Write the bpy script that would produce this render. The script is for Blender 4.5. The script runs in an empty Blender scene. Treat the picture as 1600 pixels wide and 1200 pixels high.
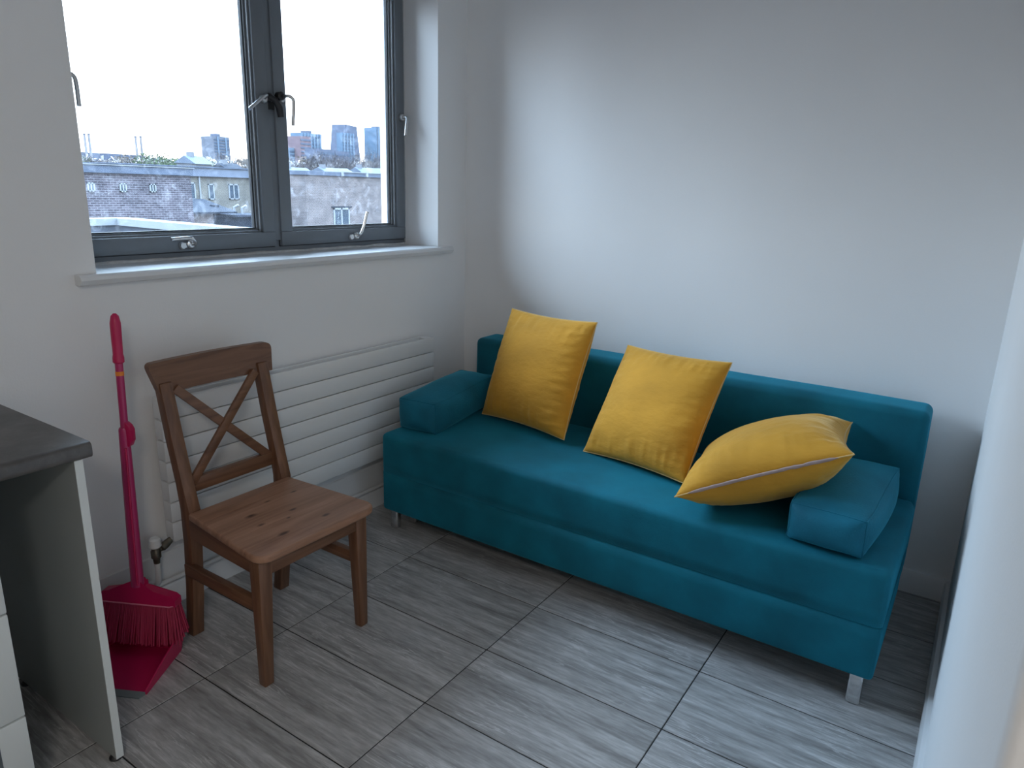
import bpy, bmesh, math, random
from mathutils import Vector, Matrix, noise
random.seed(7)
D = bpy.data
S = bpy.context.scene
COL = S.collection
PI = math.pi

# ------------------------------------------------------------------ camera, sky, exposure
cam_d = D.cameras.new('camera')
cam_d.sensor_fit = 'HORIZONTAL'
cam_d.sensor_width = 36.0
cam_d.lens = 36.0 * 1116.91 / 1600.0
cam_d.clip_start = 0.02
cam_d.clip_end = 6000
cam = D.objects.new('camera', cam_d)
COL.objects.link(cam)
cam.matrix_world = Matrix(((0.82952114, -0.16924151, 0.53221423, 2.20181),
                           (0.55779801, 0.20415526, -0.80447623, -2.87252),
                           (0.02749644, 0.96419808, 0.26375368, 1.43528),
                           (0, 0, 0, 1)))
S.camera = cam

S.view_settings.view_transform = 'Standard'
S.view_settings.look = 'None'
S.view_settings.gamma = 1.0
S.view_settings.use_curve_mapping = False
S.view_settings.exposure = 2.08
S.cycles.max_bounces = 10
S.cycles.diffuse_bounces = 7
S.cycles.transparent_max_bounces = 16
S.cycles.caustics_reflective = False
S.cycles.caustics_refractive = False
S.cycles.use_denoising = True

SKY = 3.3
world = D.worlds.new('sky')
S.world = world
world.use_nodes = True
wn = world.node_tree
wn.nodes.clear()


def N(t, typ, **kw):
    n = t.nodes.new(typ)
    for k, v in kw.items():
        setattr(n, k, v)
    return n


def ramp(t, fac, stops, interp='LINEAR'):
    r = N(t, 'ShaderNodeValToRGB')
    e = r.color_ramp.elements
    r.color_ramp.interpolation = interp
    while len(e) < len(stops):
        e.new(0.5)
    for i, (p, c) in enumerate(stops):
        e[i].position = p
        e[i].color = (*c, 1) if len(c) == 3 else c
    t.links.new(fac, r.inputs[0])
    return r.outputs[0]


tc = N(wn, 'ShaderNodeTexCoord')
sp = N(wn, 'ShaderNodeSeparateXYZ')
wn.links.new(tc.outputs['Generated'], sp.inputs[0])
mr = N(wn, 'ShaderNodeMapRange')
mr.inputs[1].default_value = -1
mr.inputs[2].default_value = 1
wn.links.new(sp.outputs[2], mr.inputs[0])
grad = ramp(wn, mr.outputs[0], [(0.0, (.10, .105, .115)), (0.485, (.12, .12, .125)), (0.5, (.46, .41, .37)),
                                (0.545, (.44, .47, .52)), (0.63, (.66, .80, .98)), (0.75, (.98, 1.26, 1.62)), (1.0, (1.12, 1.50, 2.02))])
cl = N(wn, 'ShaderNodeTexNoise')
cl.inputs['Scale'].default_value = 2.6
cl.inputs['Detail'].default_value = 5
mp = N(wn, 'ShaderNodeMapping')
mp.inputs['Scale'].default_value = (1, 1, 3.2)
wn.links.new(tc.outputs['Generated'], mp.inputs[0])
wn.links.new(mp.outputs[0], cl.inputs['Vector'])
cr = ramp(wn, cl.outputs[0], [(0.38, (.78, .86, .9)), (0.62, (1.05, 1.03, 1.02))])
mx = N(wn, 'ShaderNodeMix', data_type='RGBA', blend_type='MULTIPLY')
mx.inputs[0].default_value = 1
wn.links.new(grad, mx.inputs[6])
wn.links.new(cr, mx.inputs[7])
bg = N(wn, 'ShaderNodeBackground')
bg.inputs[1].default_value = SKY
wo = N(wn, 'ShaderNodeOutputWorld')
wn.links.new(mx.outputs[2], bg.inputs[0])
wn.links.new(bg.outputs[0], wo.inputs[0])

pd = D.lights.new('window_portal', 'AREA')      # sampling guide for the sky through the window; emits nothing itself
pd.shape = 'RECTANGLE'
pd.size = 1.15
pd.size_y = 1.6
pd.cycles.is_portal = True
po = D.objects.new('window_portal', pd)
po.location = (-0.30, -1.0, 1.76)
po.rotation_euler = (0, -PI / 2, 0)
COL.objects.link(po)

# ------------------------------------------------------------------ materials
MATS = {}
ALB = 1.0
MATTE = 1.0


def principled(name, color, rough=0.5, metal=0.0, spec=0.5, sheen=0.0, sheen_tint=None, var=0.0, vscale=6.0,
               bump=0.0, bscale=60.0, stretch=(1, 1, 1), coat=0.0, var_rough=0.0):
    color = tuple(c * ALB for c in color)
    m = D.materials.new(name)
    m.use_nodes = True
    t = m.node_tree
    b = t.nodes['Principled BSDF']
    b.inputs['Base Color'].default_value = (*color, 1)
    b.inputs['Roughness'].default_value = rough
    b.inputs['Metallic'].default_value = metal
    b.inputs['Specular IOR Level'].default_value = spec * MATTE
    b.inputs['Sheen Weight'].default_value = sheen
    b.inputs['Sheen Roughness'].default_value = 0.4
    if sheen_tint:
        b.inputs['Sheen Tint'].default_value = (*sheen_tint, 1)
    b.inputs['Coat Weight'].default_value = coat
    tcn = N(t, 'ShaderNodeTexCoord')
    mpn = N(t, 'ShaderNodeMapping')
    mpn.inputs['Scale'].default_value = stretch
    t.links.new(tcn.outputs['Object'], mpn.inputs[0])
    if var > 0:
        nz = N(t, 'ShaderNodeTexNoise')
        nz.inputs['Scale'].default_value = vscale
        nz.inputs['Detail'].default_value = 6
        t.links.new(mpn.outputs[0], nz.inputs['Vector'])
        lo = tuple(c * (1 - var) for c in color)
        hi = tuple(min(1, c * (1 + var)) for c in color)
        t.links.new(ramp(t, nz.outputs[0], [(0.3, lo), (0.7, hi)]), b.inputs['Base Color'])
        if var_rough:
            rr = N(t, 'ShaderNodeMapRange')
            rr.inputs[3].default_value = rough - var_rough
            rr.inputs[4].default_value = rough + var_rough
            t.links.new(nz.outputs[0], rr.inputs[0])
            t.links.new(rr.outputs[0], b.inputs['Roughness'])
    if bump > 0:
        nb = N(t, 'ShaderNodeTexNoise')
        nb.inputs['Scale'].default_value = bscale
        nb.inputs['Detail'].default_value = 4
        t.links.new(mpn.outputs[0], nb.inputs['Vector'])
        bp = N(t, 'ShaderNodeBump')
        bp.inputs['Strength'].default_value = bump
        bp.inputs['Distance'].default_value = 0.01
        t.links.new(nb.outputs[0], bp.inputs['Height'])
        t.links.new(bp.outputs[0], b.inputs['Normal'])
    MATS[name] = m
    return m


paint = principled('wall_paint', (.86, .86, .86), .62, spec=.3, var=.012, vscale=3, bump=.05, bscale=180)
ceil_m = principled('ceiling_paint', (.86, .86, .86), .8, var=.01, bump=.03)
gloss_white = principled('gloss_white', (.74, .75, .76), .34, var=.015, vscale=5, bump=.02, bscale=40)
sill_m = principled('sill_gloss', (.76, .77, .78), .28, var=.015, vscale=5, bump=.03, bscale=30)
rad_white = principled('radiator_white', (.76, .77, .77), .38, var=.012, vscale=4)
frame_m = principled('grey_aluminium', (.165, .185, .21), .42, spec=.5, var=.05, vscale=8)
frame_dark = principled('black_gasket', (.012, .014, .018), .6, var=.1)
chrome = principled('chrome', (.72, .72, .72), .16, metal=1, var=.04, vscale=20)
dull_chrome = principled('brushed_steel', (.62, .62, .62), .3, metal=1, var=.08, vscale=30, stretch=(1, 1, .1))
black_metal = principled('black_metal', (.02, .02, .022), .4, var=.1)
brass = principled('aged_brass', (.16, .14, .11), .4, metal=.8, var=.3, vscale=40)
teal = principled('teal_velvet', (.003, .126, .180), .78, spec=.25, sheen=.55, sheen_tint=(.05, .5, .72),
                  var=.28, vscale=4.5, bump=.10, bscale=240)
teal_cushion = principled('teal_cushion_velvet', (.006, .125, .19), .75, spec=.25, sheen=.6, sheen_tint=(.08, .55, .75),
                          var=.22, vscale=7, bump=.14, bscale=160)
mustard = principled('mustard_velvet', (.62, .30, .034), .8, spec=.2, sheen=.5, sheen_tint=(1.0, .78, .42),
                     var=.16, vscale=5, bump=.22, bscale=55, stretch=(.8, 1, 1.5))
piping_m = principled('pale_piping', (.66, .44, .16), .7, sheen=.3, var=.1)
zip_m = principled('zip_tape', (.42, .30, .27), .6, var=.12, vscale=30)
pink = principled('pink_plastic', (.50, .008, .085), .36, var=.06, vscale=10)
pink_pole = principled('pink_coated_tube', (.44, .03, .13), .3, var=.05, vscale=10)
pink_pale = principled('pale_pink_edge', (.72, .22, .32), .4, var=.05)
pink_dark = principled('dark_pink_plastic', (.33, .003, .048), .65, var=.08, vscale=10)
orange = principled('orange_sticker', (.85, .25, .03), .5, var=.05)
lip_m = principled('grey_rubber', (.17, .195, .20), .55, var=.06)
lam_white = principled('white_melamine', (.68, .71, .70), .42, var=.015, vscale=4)
lam_grey = principled('grey_carcass', (.30, .32, .31), .5, var=.04, vscale=3)
handle_grey = principled('dark_grey_handle', (.10, .115, .13), .4, var=.05)
pipe_m = principled('painted_pipe', (.66, .66, .66), .4, var=.06, vscale=20)
sealant = principled('sealant', (.56, .57, .58), .5, var=.12, vscale=40)
grout_m = principled('dark_grout', (.018, .018, .019), .8, var=.2, vscale=30)


def new_mat(name):
    m = D.materials.new(name)
    m.use_nodes = True
    return m, m.node_tree, m.node_tree.nodes['Principled BSDF']


def tile_material():
    m, t, b = new_mat('grey_veined_tile')
    tcn = N(t, 'ShaderNodeTexCoord')
    oi = N(t, 'ShaderNodeObjectInfo')
    ml = N(t, 'ShaderNodeMath', operation='MULTIPLY')
    ml.inputs[1].default_value = 37.0
    t.links.new(oi.outputs['Random'], ml.inputs[0])
    ad = N(t, 'ShaderNodeVectorMath', operation='ADD')
    t.links.new(tcn.outputs['Object'], ad.inputs[0])
    t.links.new(ml.outputs[0], ad.inputs[1])
    mpn = N(t, 'ShaderNodeMapping')
    mpn.inputs['Scale'].default_value = (1.7, 24, 1)
    mpn.inputs['Rotation'].default_value = (0, 0, math.radians(1))
    t.links.new(ad.outputs[0], mpn.inputs[0])
    n1 = N(t, 'ShaderNodeTexNoise')
    n1.inputs['Scale'].default_value = 1.25
    n1.inputs['Detail'].default_value = 9
    n1.inputs['Roughness'].default_value = .62
    n1.inputs['Distortion'].default_value = .35
    t.links.new(mpn.outputs[0], n1.inputs['Vector'])
    base = ramp(t, n1.outputs[0], [(.32, (.235, .228, .222)), (.46, (.345, .338, .332)), (.56, (.42, .413, .408)), (.70, (.55, .545, .54))])
    mp2 = N(t, 'ShaderNodeMapping')
    mp2.inputs['Scale'].default_value = (2.0, 26, 1)
    mp2.inputs['Rotation'].default_value = (0, 0, math.radians(1.5))
    t.links.new(ad.outputs[0], mp2.inputs[0])
    n2 = N(t, 'ShaderNodeTexNoise')
    n2.inputs['Scale'].default_value = 1.6
    n2.inputs['Detail'].default_value = 8
    n2.inputs['Roughness'].default_value = .6
    n2.inputs['Distortion'].default_value = .6
    t.links.new(mp2.outputs[0], n2.inputs['Vector'])
    vein = ramp(t, n2.outputs[0], [(.475, (0, 0, 0)), (.5, (1, 1, 1)), (.522, (0, 0, 0))])
    n3 = N(t, 'ShaderNodeTexNoise')
    n3.inputs['Scale'].default_value = 5
    t.links.new(ad.outputs[0], n3.inputs['Vector'])
    msk = ramp(t, n3.outputs[0], [(.40, (0, 0, 0)), (.62, (.75, .75, .75))])
    mm = N(t, 'ShaderNodeMix', data_type='RGBA', blend_type='MULTIPLY')
    mm.inputs[0].default_value = 1
    t.links.new(vein, mm.inputs[6])
    t.links.new(msk, mm.inputs[7])
    mp4 = N(t, 'ShaderNodeMapping')
    mp4.inputs['Scale'].default_value = (9, 55, 1)
    t.links.new(ad.outputs[0], mp4.inputs[0])
    n4 = N(t, 'ShaderNodeTexNoise')
    n4.inputs['Scale'].default_value = 2.2
    n4.inputs['Detail'].default_value = 6
    t.links.new(mp4.outputs[0], n4.inputs['Vector'])
    mg = N(t, 'ShaderNodeMix', data_type='RGBA', blend_type='MULTIPLY')
    mg.inputs[0].default_value = 1
    t.links.new(base, mg.inputs[6])
    t.links.new(ramp(t, n4.outputs[0], [(.3, (.80, .79, .78)), (.7, (1.18, 1.18, 1.18))]), mg.inputs[7])
    base = mg.outputs[2]
    mc = N(t, 'ShaderNodeMix', data_type='RGBA')
    t.links.new(mm.outputs[2], mc.inputs[0])
    t.links.new(base, mc.inputs[6])
    mc.inputs[7].default_value = (.70, .69, .69, 1)
    t.links.new(mc.outputs[2], b.inputs['Base Color'])
    rr = N(t, 'ShaderNodeMapRange')
    rr.inputs[3].default_value = .30
    rr.inputs[4].default_value = .55
    t.links.new(n1.outputs[0], rr.inputs[0])
    t.links.new(rr.outputs[0], b.inputs['Roughness'])
    bp = N(t, 'ShaderNodeBump')
    bp.inputs['Strength'].default_value = .12
    bp.inputs['Distance'].default_value = .004
    t.links.new(n1.outputs[0], bp.inputs['Height'])
    t.links.new(bp.outputs[0], b.inputs['Normal'])
    return m


tile_m = tile_material()


def wood_material(name, dark, mid, light, axis='Y', knots=(), mapscale=1.0):
    m, t, b = new_mat(name)
    tcn = N(t, 'ShaderNodeTexCoord')
    mpn = N(t, 'ShaderNodeMapping')
    st = {'X': (2, 28, 28), 'Y': (28, 2, 28), 'Z': (28, 28, 2)}[axis]
    mpn.inputs['Scale'].default_value = st
    t.links.new(tcn.outputs['Object'], mpn.inputs[0])
    n1 = N(t, 'ShaderNodeTexNoise')
    n1.inputs['Scale'].default_value = 1.3
    n1.inputs['Detail'].default_value = 6
    n1.inputs['Distortion'].default_value = .9
    t.links.new(mpn.outputs[0], n1.inputs['Vector'])
    colr = ramp(t, n1.outputs[0], [(.28, dark), (.5, mid), (.72, light)])
    for (kx, ky, r) in knots:
        vm = N(t, 'ShaderNodeVectorMath', operation='SUBTRACT')
        vm.inputs[1].default_value = (kx, ky, 0)
        t.links.new(tcn.outputs['Object'], vm.inputs[0])
        sc = N(t, 'ShaderNodeVectorMath', operation='MULTIPLY')
        sc.inputs[1].default_value = (1.7 / r, .8 / r, 0)
        t.links.new(vm.outputs[0], sc.inputs[0])
        ln = N(t, 'ShaderNodeVectorMath', operation='LENGTH')
        t.links.new(sc.outputs[0], ln.inputs[0])
        nn = N(t, 'ShaderNodeMath', operation='ADD')
        wob = N(t, 'ShaderNodeMath', operation='MULTIPLY_ADD')
        wob.inputs[1].default_value = 1.4
        wob.inputs[2].default_value = -.7
        t.links.new(n1.outputs[0], wob.inputs[0])
        t.links.new(ln.outputs['Value'], nn.inputs[0])
        t.links.new(wob.outputs[0], nn.inputs[1])
        k = ramp(t, nn.outputs[0], [(.25, (1, 1, 1)), (.95, (0, 0, 0))])
        mk = N(t, 'ShaderNodeMix', data_type='RGBA')
        t.links.new(k, mk.inputs[0])
        t.links.new(colr, mk.inputs[6])
        mk.inputs[7].default_value = (dark[0] * .28, dark[1] * .22, dark[2] * .2, 1)
        colr = mk.outputs[2]
    t.links.new(colr, b.inputs['Base Color'])
    b.inputs['Roughness'].default_value = .42
    bp = N(t, 'ShaderNodeBump')
    bp.inputs['Strength'].default_value = .08
    bp.inputs['Distance'].default_value = .004
    t.links.new(n1.outputs[0], bp.inputs['Height'])
    t.links.new(bp.outputs[0], b.inputs['Normal'])
    return m


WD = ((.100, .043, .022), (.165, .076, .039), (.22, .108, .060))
wood_y = wood_material('brown_stained_pine_y', *WD, axis='Y')
wood_x = wood_material('brown_stained_pine_x', *WD, axis='X')
wood_z = wood_material('brown_stained_pine_z', *WD, axis='Z')
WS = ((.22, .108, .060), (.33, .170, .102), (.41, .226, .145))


def brick_material(name, c1, c2, mortar, scale=3.7):
    c1, c2, mortar = (tuple(v * ALB for v in c) for c in (c1, c2, mortar))
    m, t, b = new_mat(name)
    tcn = N(t, 'ShaderNodeTexCoord')
    mpn = N(t, 'ShaderNodeMapping')
    mpn.inputs['Rotation'].default_value = (-PI / 2, 0, -PI / 2)
    t.links.new(tcn.outputs['Object'], mpn.inputs[0])
    sx = N(t, 'ShaderNodeSeparateXYZ')
    t.links.new(tcn.outputs['Object'], sx.inputs[0])
    cx = N(t, 'ShaderNodeCombineXYZ')
    t.links.new(sx.outputs[1], cx.inputs[0])
    t.links.new(sx.outputs[2], cx.inputs[1])
    br = N(t, 'ShaderNodeTexBrick')
    br.inputs['Color1'].default_value = (*c1, 1)
    br.inputs['Color2'].default_value = (*c2, 1)
    br.inputs['Mortar'].default_value = (*mortar, 1)
    br.inputs['Scale'].default_value = scale
    br.inputs['Mortar Size'].default_value = .035
    br.inputs['Brick Width'].default_value = 1.0
    br.inputs['Row Height'].default_value = .36
    t.links.new(cx.outputs[0], br.inputs['Vector'])
    nz = N(t, 'ShaderNodeTexNoise')
    nz.inputs['Scale'].default_value = 1.7
    nz.inputs['Detail'].default_value = 8
    t.links.new(tcn.outputs['Object'], nz.inputs['Vector'])
    ml = N(t, 'ShaderNodeMix', data_type='RGBA', blend_type='MULTIPLY')
    ml.inputs[0].default_value = 1
    t.links.new(br.outputs[0], ml.inputs[6])
    t.links.new(ramp(t, nz.outputs[0], [(.3, (.72, .72, .74)), (.7, (1.25, 1.22, 1.2))]), ml.inputs[7])
    t.links.new(ml.outputs[2], b.inputs['Base Color'])
    b.inputs['Roughness'].default_value = .9
    b.inputs['Specular IOR Level'].default_value = .05
    return m


MATTE = 0.1
ALB = 0.21      # the town outside
brick_dark = brick_material('dark_purple_brick', (.11, .095, .12), (.22, .195, .235), (.48, .47, .53))
brick_cream = brick_material('cream_brick', (.30, .285, .24), (.37, .35, .30), (.40, .39, .37))
brick_tan = brick_material('tan_brick', (.25, .21, .205), (.37, .315, .305), (.56, .53, .55))
fascia_m = principled('blue_grey_cladding', (.19, .235, .33), .6, var=.15, vscale=3)
fascia_light = principled('pale_cladding', (.31, .36, .47), .6, var=.12, vscale=3)
coping_m = principled('white_coping', (.55, .58, .62), .6, var=.06, vscale=2)
slate_m = principled('slate_roof', (.032, .046, .075), .7, var=.3, vscale=5)
felt_m = principled('roof_felt', (.085, .10, .14), .85, var=.2, vscale=1.5)
inner_par = principled('parapet_render', (.17, .195, .25), .8, var=.2, vscale=2)
far_white = principled('white_upvc', (.58, .62, .68), .5, var=.03)
far_glass = principled('far_window_glass', (.10, .145, .20), .15, var=.2, vscale=3)
tower_blue = principled('hazed_blue_glass_tower', (.19, .31, .46), .35, var=.2, vscale=.15)  # far tower base colours are lightened and blued to carry distance haze
tower_pale = principled('hazed_pale_glass_tower', (.27, .37, .50), .4, var=.15, vscale=.15)
tower_grey = principled('grey_tower_concrete', (.25, .27, .33), .7, var=.15, vscale=.15)
tower_pink = principled('pink_brick_tower', (.33, .23, .26), .8, var=.15, vscale=.2)
tower_slate = principled('hazed_slate_blue_block', (.17, .20, .29), .7, var=.2, vscale=.2)
floor_band = principled('dark_window_band', (.11, .16, .25), .4, var=.2, vscale=.3)
chimney_m = principled('chimney_concrete', (.42, .40, .42), .8, var=.1, vscale=.1)
leaf_green = principled('green_foliage', (.13, .185, .085), .8, var=.4, vscale=2)
leaf_olive = principled('olive_foliage', (.17, .185, .12), .8, var=.4, vscale=2)
leaf_bare = principled('bare_twigs', (.155, .135, .15), .85, var=.4, vscale=2)
leaf_tan = principled('dry_leaves', (.27, .22, .18), .85, var=.4, vscale=2)
bark_m = principled('bark', (.10, .08, .07), .9, var=.3)
ground_m = principled('city_ground', (.16, .17, .18), .9, var=.3, vscale=.02)
roof_pale = principled('pale_roof', (.21, .26, .35), .6, var=.15, vscale=.5)
house_wall = principled('house_render', (.37, .39, .44), .8, var=.1, vscale=.5)

ALB = 1.0
MATTE = 1.0


def worktop_material():
    m, t, b = new_mat('dark_stone_worktop')
    tcn = N(t, 'ShaderNodeTexCoord')
    n1 = N(t, 'ShaderNodeTexNoise')
    n1.inputs['Scale'].default_value = 7
    n1.inputs['Detail'].default_value = 10
    n1.inputs['Roughness'].default_value = .7
    t.links.new(tcn.outputs['Object'], n1.inputs['Vector'])
    t.links.new(ramp(t, n1.outputs[0], [(.3, (.05, .047, .045)), (.5, (.088, .083, .081)), (.72, (.15, .142, .136))]), b.inputs['Base Color'])
    b.inputs['Roughness'].default_value = .36
    return m


worktop_m = worktop_material()


def glass_material(dirt=0.065):
    m = D.materials.new('window_glass')
    m.use_nodes = True
    t = m.node_tree
    t.nodes.clear()
    out = N(t, 'ShaderNodeOutputMaterial')
    tr = N(t, 'ShaderNodeBsdfTransparent')
    tr.inputs[0].default_value = (.965, .985, .985, 1)
    gl = N(t, 'ShaderNodeBsdfGlossy')
    gl.inputs['Roughness'].default_value = .02
    fr = N(t, 'ShaderNodeFresnel')
    fr.inputs[0].default_value = 1.3
    m1 = N(t, 'ShaderNodeMixShader')
    t.links.new(fr.outputs[0], m1.inputs[0])
    t.links.new(tr.outputs[0], m1.inputs[1])
    t.links.new(gl.outputs[0], m1.inputs[2])
    tl = N(t, 'ShaderNodeBsdfTranslucent')
    tl.inputs[0].default_value = (.85, .88, .95, 1)
    tcn = N(t, 'ShaderNodeTexCoord')
    n1 = N(t, 'ShaderNodeTexNoise')
    n1.inputs['Scale'].default_value = 16
    n1.inputs['Detail'].default_value = 9
    n1.inputs['Roughness'].default_value = .7
    n1.inputs['Distortion'].default_value = 1.2
    t.links.new(tcn.outputs['Object'], n1.inputs['Vector'])
    mask = ramp(t, n1.outputs[0], [(.52, (dirt * .12,) * 3), (.70, (dirt, dirt, dirt))])
    m2 = N(t, 'ShaderNodeMixShader')
    t.links.new(mask, m2.inputs[0])
    t.links.new(m1.outputs[0], m2.inputs[1])
    t.links.new(tl.outputs[0], m2.inputs[2])
    t.links.new(m2.outputs[0], out.inputs[0])
    return m


glass_m = glass_material()

# ------------------------------------------------------------------ building helpers
WLOC = {}


def empty(name, loc, label=None, cat=None, group=None, kind=None, parent=None):
    o = D.objects.new(name, None)
    COL.objects.link(o)
    o.empty_display_size = .05
    w = Vector(loc)
    WLOC[o.name] = w
    if parent:
        o.parent = parent
        o.location = w - WLOC[parent.name]
    else:
        o.location = w
    tag(o, label, cat, group, kind)
    return o


def tag(o, label=None, cat=None, group=None, kind=None):
    if label:
        o['label'] = label
    if cat:
        o['category'] = cat
    if group:
        o['group'] = group
    if kind:
        o['kind'] = kind
    return o


def link(name, bm, mat, parent=None, smooth=False, origin=None):
    """world-space bmesh -> object, origin moved to its centre"""
    bm.normal_update()
    vs = bm.verts
    if origin is None:
        lo = Vector((min(v.co.x for v in vs), min(v.co.y for v in vs), min(v.co.z for v in vs)))
        hi = Vector((max(v.co.x for v in vs), max(v.co.y for v in vs), max(v.co.z for v in vs)))
        origin = (lo + hi) / 2
    origin = Vector(origin)
    for v in vs:
        v.co -= origin
    me = D.meshes.new(name)
    bm.to_mesh(me)
    bm.free()
    mats = mat if isinstance(mat, (list, tuple)) else [mat]
    for x in mats:
        me.materials.append(x)
    if smooth:
        for p in me.polygons:
            p.use_smooth = True
        if smooth == 'auto':
            me.set_sharp_from_angle(angle=math.radians(35))
    o = D.objects.new(name, me)
    COL.objects.link(o)
    WLOC[o.name] = origin
    if parent:
        o.parent = parent
        o.location = origin - WLOC[parent.name]
    else:
        o.location = origin
    return o


def add_box(bm, lo, hi, bev=0.0, seg=2, mtx=None):
    g = bmesh.ops.create_cube(bm, size=1)
    vs = g['verts']
    lo = Vector(lo)
    hi = Vector(hi)
    c = (lo + hi) / 2
    d = hi - lo
    for v in vs:
        v.co = Vector((v.co.x * d.x, v.co.y * d.y, v.co.z * d.z)) + c
    if bev > 0:
        es = list({e for v in vs for e in v.link_edges})
        r = bmesh.ops.bevel(bm, geom=es, offset=bev, offset_type='OFFSET', segments=seg, profile=.5, affect='EDGES')
        vs = [v for v in r['verts']]
    if mtx is not None:
        bmesh.ops.transform(bm, matrix=mtx, verts=list({v for v in vs}))
    return vs


def box(name, lo, hi, mat, parent=None, bev=0.0, seg=2, mtx=None, smooth='auto'):
    bm = bmesh.new()
    add_box(bm, lo, hi, bev, seg, mtx)
    return link(name, bm, mat, parent, smooth if bev > 0 else False)


def add_tube(bm, pts, r, n=12, caps=True):
    pts = [Vector(p) for p in pts]
    rs = r if isinstance(r, (list, tuple)) else [r] * len(pts)
    rings = []
    up = None
    for i, p in enumerate(pts):
        d = (pts[min(i + 1, len(pts) - 1)] - pts[max(i - 1, 0)]).normalized()
        if up is None:
            up = d.orthogonal().normalized()
        else:
            up = (up - d * up.dot(d)).normalized()
        side = d.cross(up)
        rings.append([bm.verts.new(p + (up * math.cos(2 * PI * k / n) + side * math.sin(2 * PI * k / n)) * rs[i]) for k in range(n)])
    for a, b in zip(rings, rings[1:]):
        for k in range(n):
            bm.faces.new((a[k], a[(k + 1) % n], b[(k + 1) % n], b[k]))
    if caps:
        bm.faces.new(list(reversed(rings[0])))
        bm.faces.new(rings[-1])


def tube(name, pts, r, mat, parent=None, n=12):
    bm = bmesh.new()
    add_tube(bm, pts, r, n)
    bmesh.ops.recalc_face_normals(bm, faces=bm.faces)
    return link(name, bm, mat, parent, 'auto')


def add_prism(bm, profile, axis, a, b):
    """profile: list of 2D points; extruded along axis ('x','y','z') from a to b"""
    def P(p, t):
        return {'x': (t, p[0], p[1]), 'y': (p[0], t, p[1]), 'z': (p[0], p[1], t)}[axis]
    A = [bm.verts.new(P(p, a)) for p in profile]
    B = [bm.verts.new(P(p, b)) for p in profile]
    n = len(profile)
    for i in range(n):
        bm.faces.new((A[i], A[(i + 1) % n], B[(i + 1) % n], B[i]))
    bm.faces.new(list(reversed(A)))
    bm.faces.new(B)
    bmesh.ops.recalc_face_normals(bm, faces=bm.faces)


def prism(name, profile, axis, a, b, mat, parent=None, bev=0.0, smooth='auto'):
    bm = bmesh.new()
    add_prism(bm, profile, axis, a, b)
    if bev > 0:
        bmesh.ops.bevel(bm, geom=list(bm.edges), offset=bev, segments=2, profile=.5, affect='EDGES')
    return link(name, bm, mat, parent, smooth)


def struct(o):
    o['kind'] = 'structure'
    return o


# ------------------------------------------------------------------ room shell
XR = 2.264       # right wall
YN = -2.31       # end of the right wall, where the room widens
YF = -5.4        # wall behind the camera
XE = 4.4
ZC = 2.62
WY0, WY1, WZ0, WZ1 = -1.79, -0.213, 1.16, 2.325

bm = bmesh.new()
add_box(bm, (-.36, YF, -.2), (0, WY0, ZC))
add_box(bm, (-.36, WY1, -.2), (0, .15, ZC))
add_box(bm, (-.36, WY0, -.2), (0, WY1, WZ0 - .03))
add_box(bm, (-.36, WY0, WZ1), (0, WY1, ZC))
struct(link('wall_left', bm, paint))
struct(box('wall_back', (0, 0, -.2), (XR + .1, .15, ZC), paint))
bm = bmesh.new()
add_box(bm, (XR, YN, -.2), (XR + .25, .15, ZC), .012, 3)
struct(link('wall_right', bm, paint, smooth='auto'))
struct(box('wall_recess', (XR + .25, YN + .2, -.2), (XE, YN + .35, ZC), paint))
struct(box('wall_far_right', (XE, YF, -.2), (XE + .15, YN + .35, ZC), paint))
struct(box('wall_front', (-.36, YF - .15, -.2), (XE + .15, YF, ZC), paint))
struct(box('ceiling', (-.36, YF - .15, ZC), (XE + .15, .15, ZC + .15), ceil_m))

floor = struct(box('floor', (0, YF, -.2), (XE, .0, -.0018), grout_m))
TX, TY = .4522, -.9363
tile_cache = {}
for i in range(-1, 8):
    for j in range(-4, 16):
        x0, x1 = TX + .6 * i + .0018, TX + .6 * (i + 1) - .0018
        y1, y0 = TY - .303 * j - .0020, TY - .303 * (j + 1) + .0020
        x0 = max(x0, .001)
        y1 = min(y1, -.001)
        y0 = max(y0, YF + .001)
        x1 = min(x1, (XR - .001) if (y0 + y1) / 2 > YN else XE - .001)
        if x1 - x0 < .02 or y1 - y0 < .02:
            continue
        key = (round(x1 - x0, 3), round(y1 - y0, 3))
        ctr = Vector(((x0 + x1) / 2, (y0 + y1) / 2, -.004))
        if key in tile_cache:
            o = tile_cache[key].copy()
            COL.objects.link(o)
            o.location = ctr - WLOC['floor']
        else:
            o = box('tile', (x0, y0, -.008), (x1, y1, 0), tile_m, floor, bev=.0012, seg=1)
            o.location = ctr - WLOC['floor']
            tile_cache[key] = o

# skirtings
prof = [(0, 0), (.022, 0), (.022, .066), (.019, .076), (.013, .083), (0, .086)]
struct(prism('baseboard_left', [(0, 0), (.020, 0), (.020, .072), (.016, .082), (.010, .088), (.010, .175), (.006, .196), (0, .2)], 'y', -4.9, -.02, gloss_white))
struct(prism('baseboard_back', [(0, 0), (-.018, 0), (-.018, .074), (-.012, .088), (0, .09)], 'x', .02, XR, gloss_white))
struct(prism('baseboard_right', [(XR, 0), (XR - .018, 0), (XR - .018, .074), (XR - .012, .088), (XR, .09)], 'y', YN + .0, -.018, gloss_white))

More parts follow.
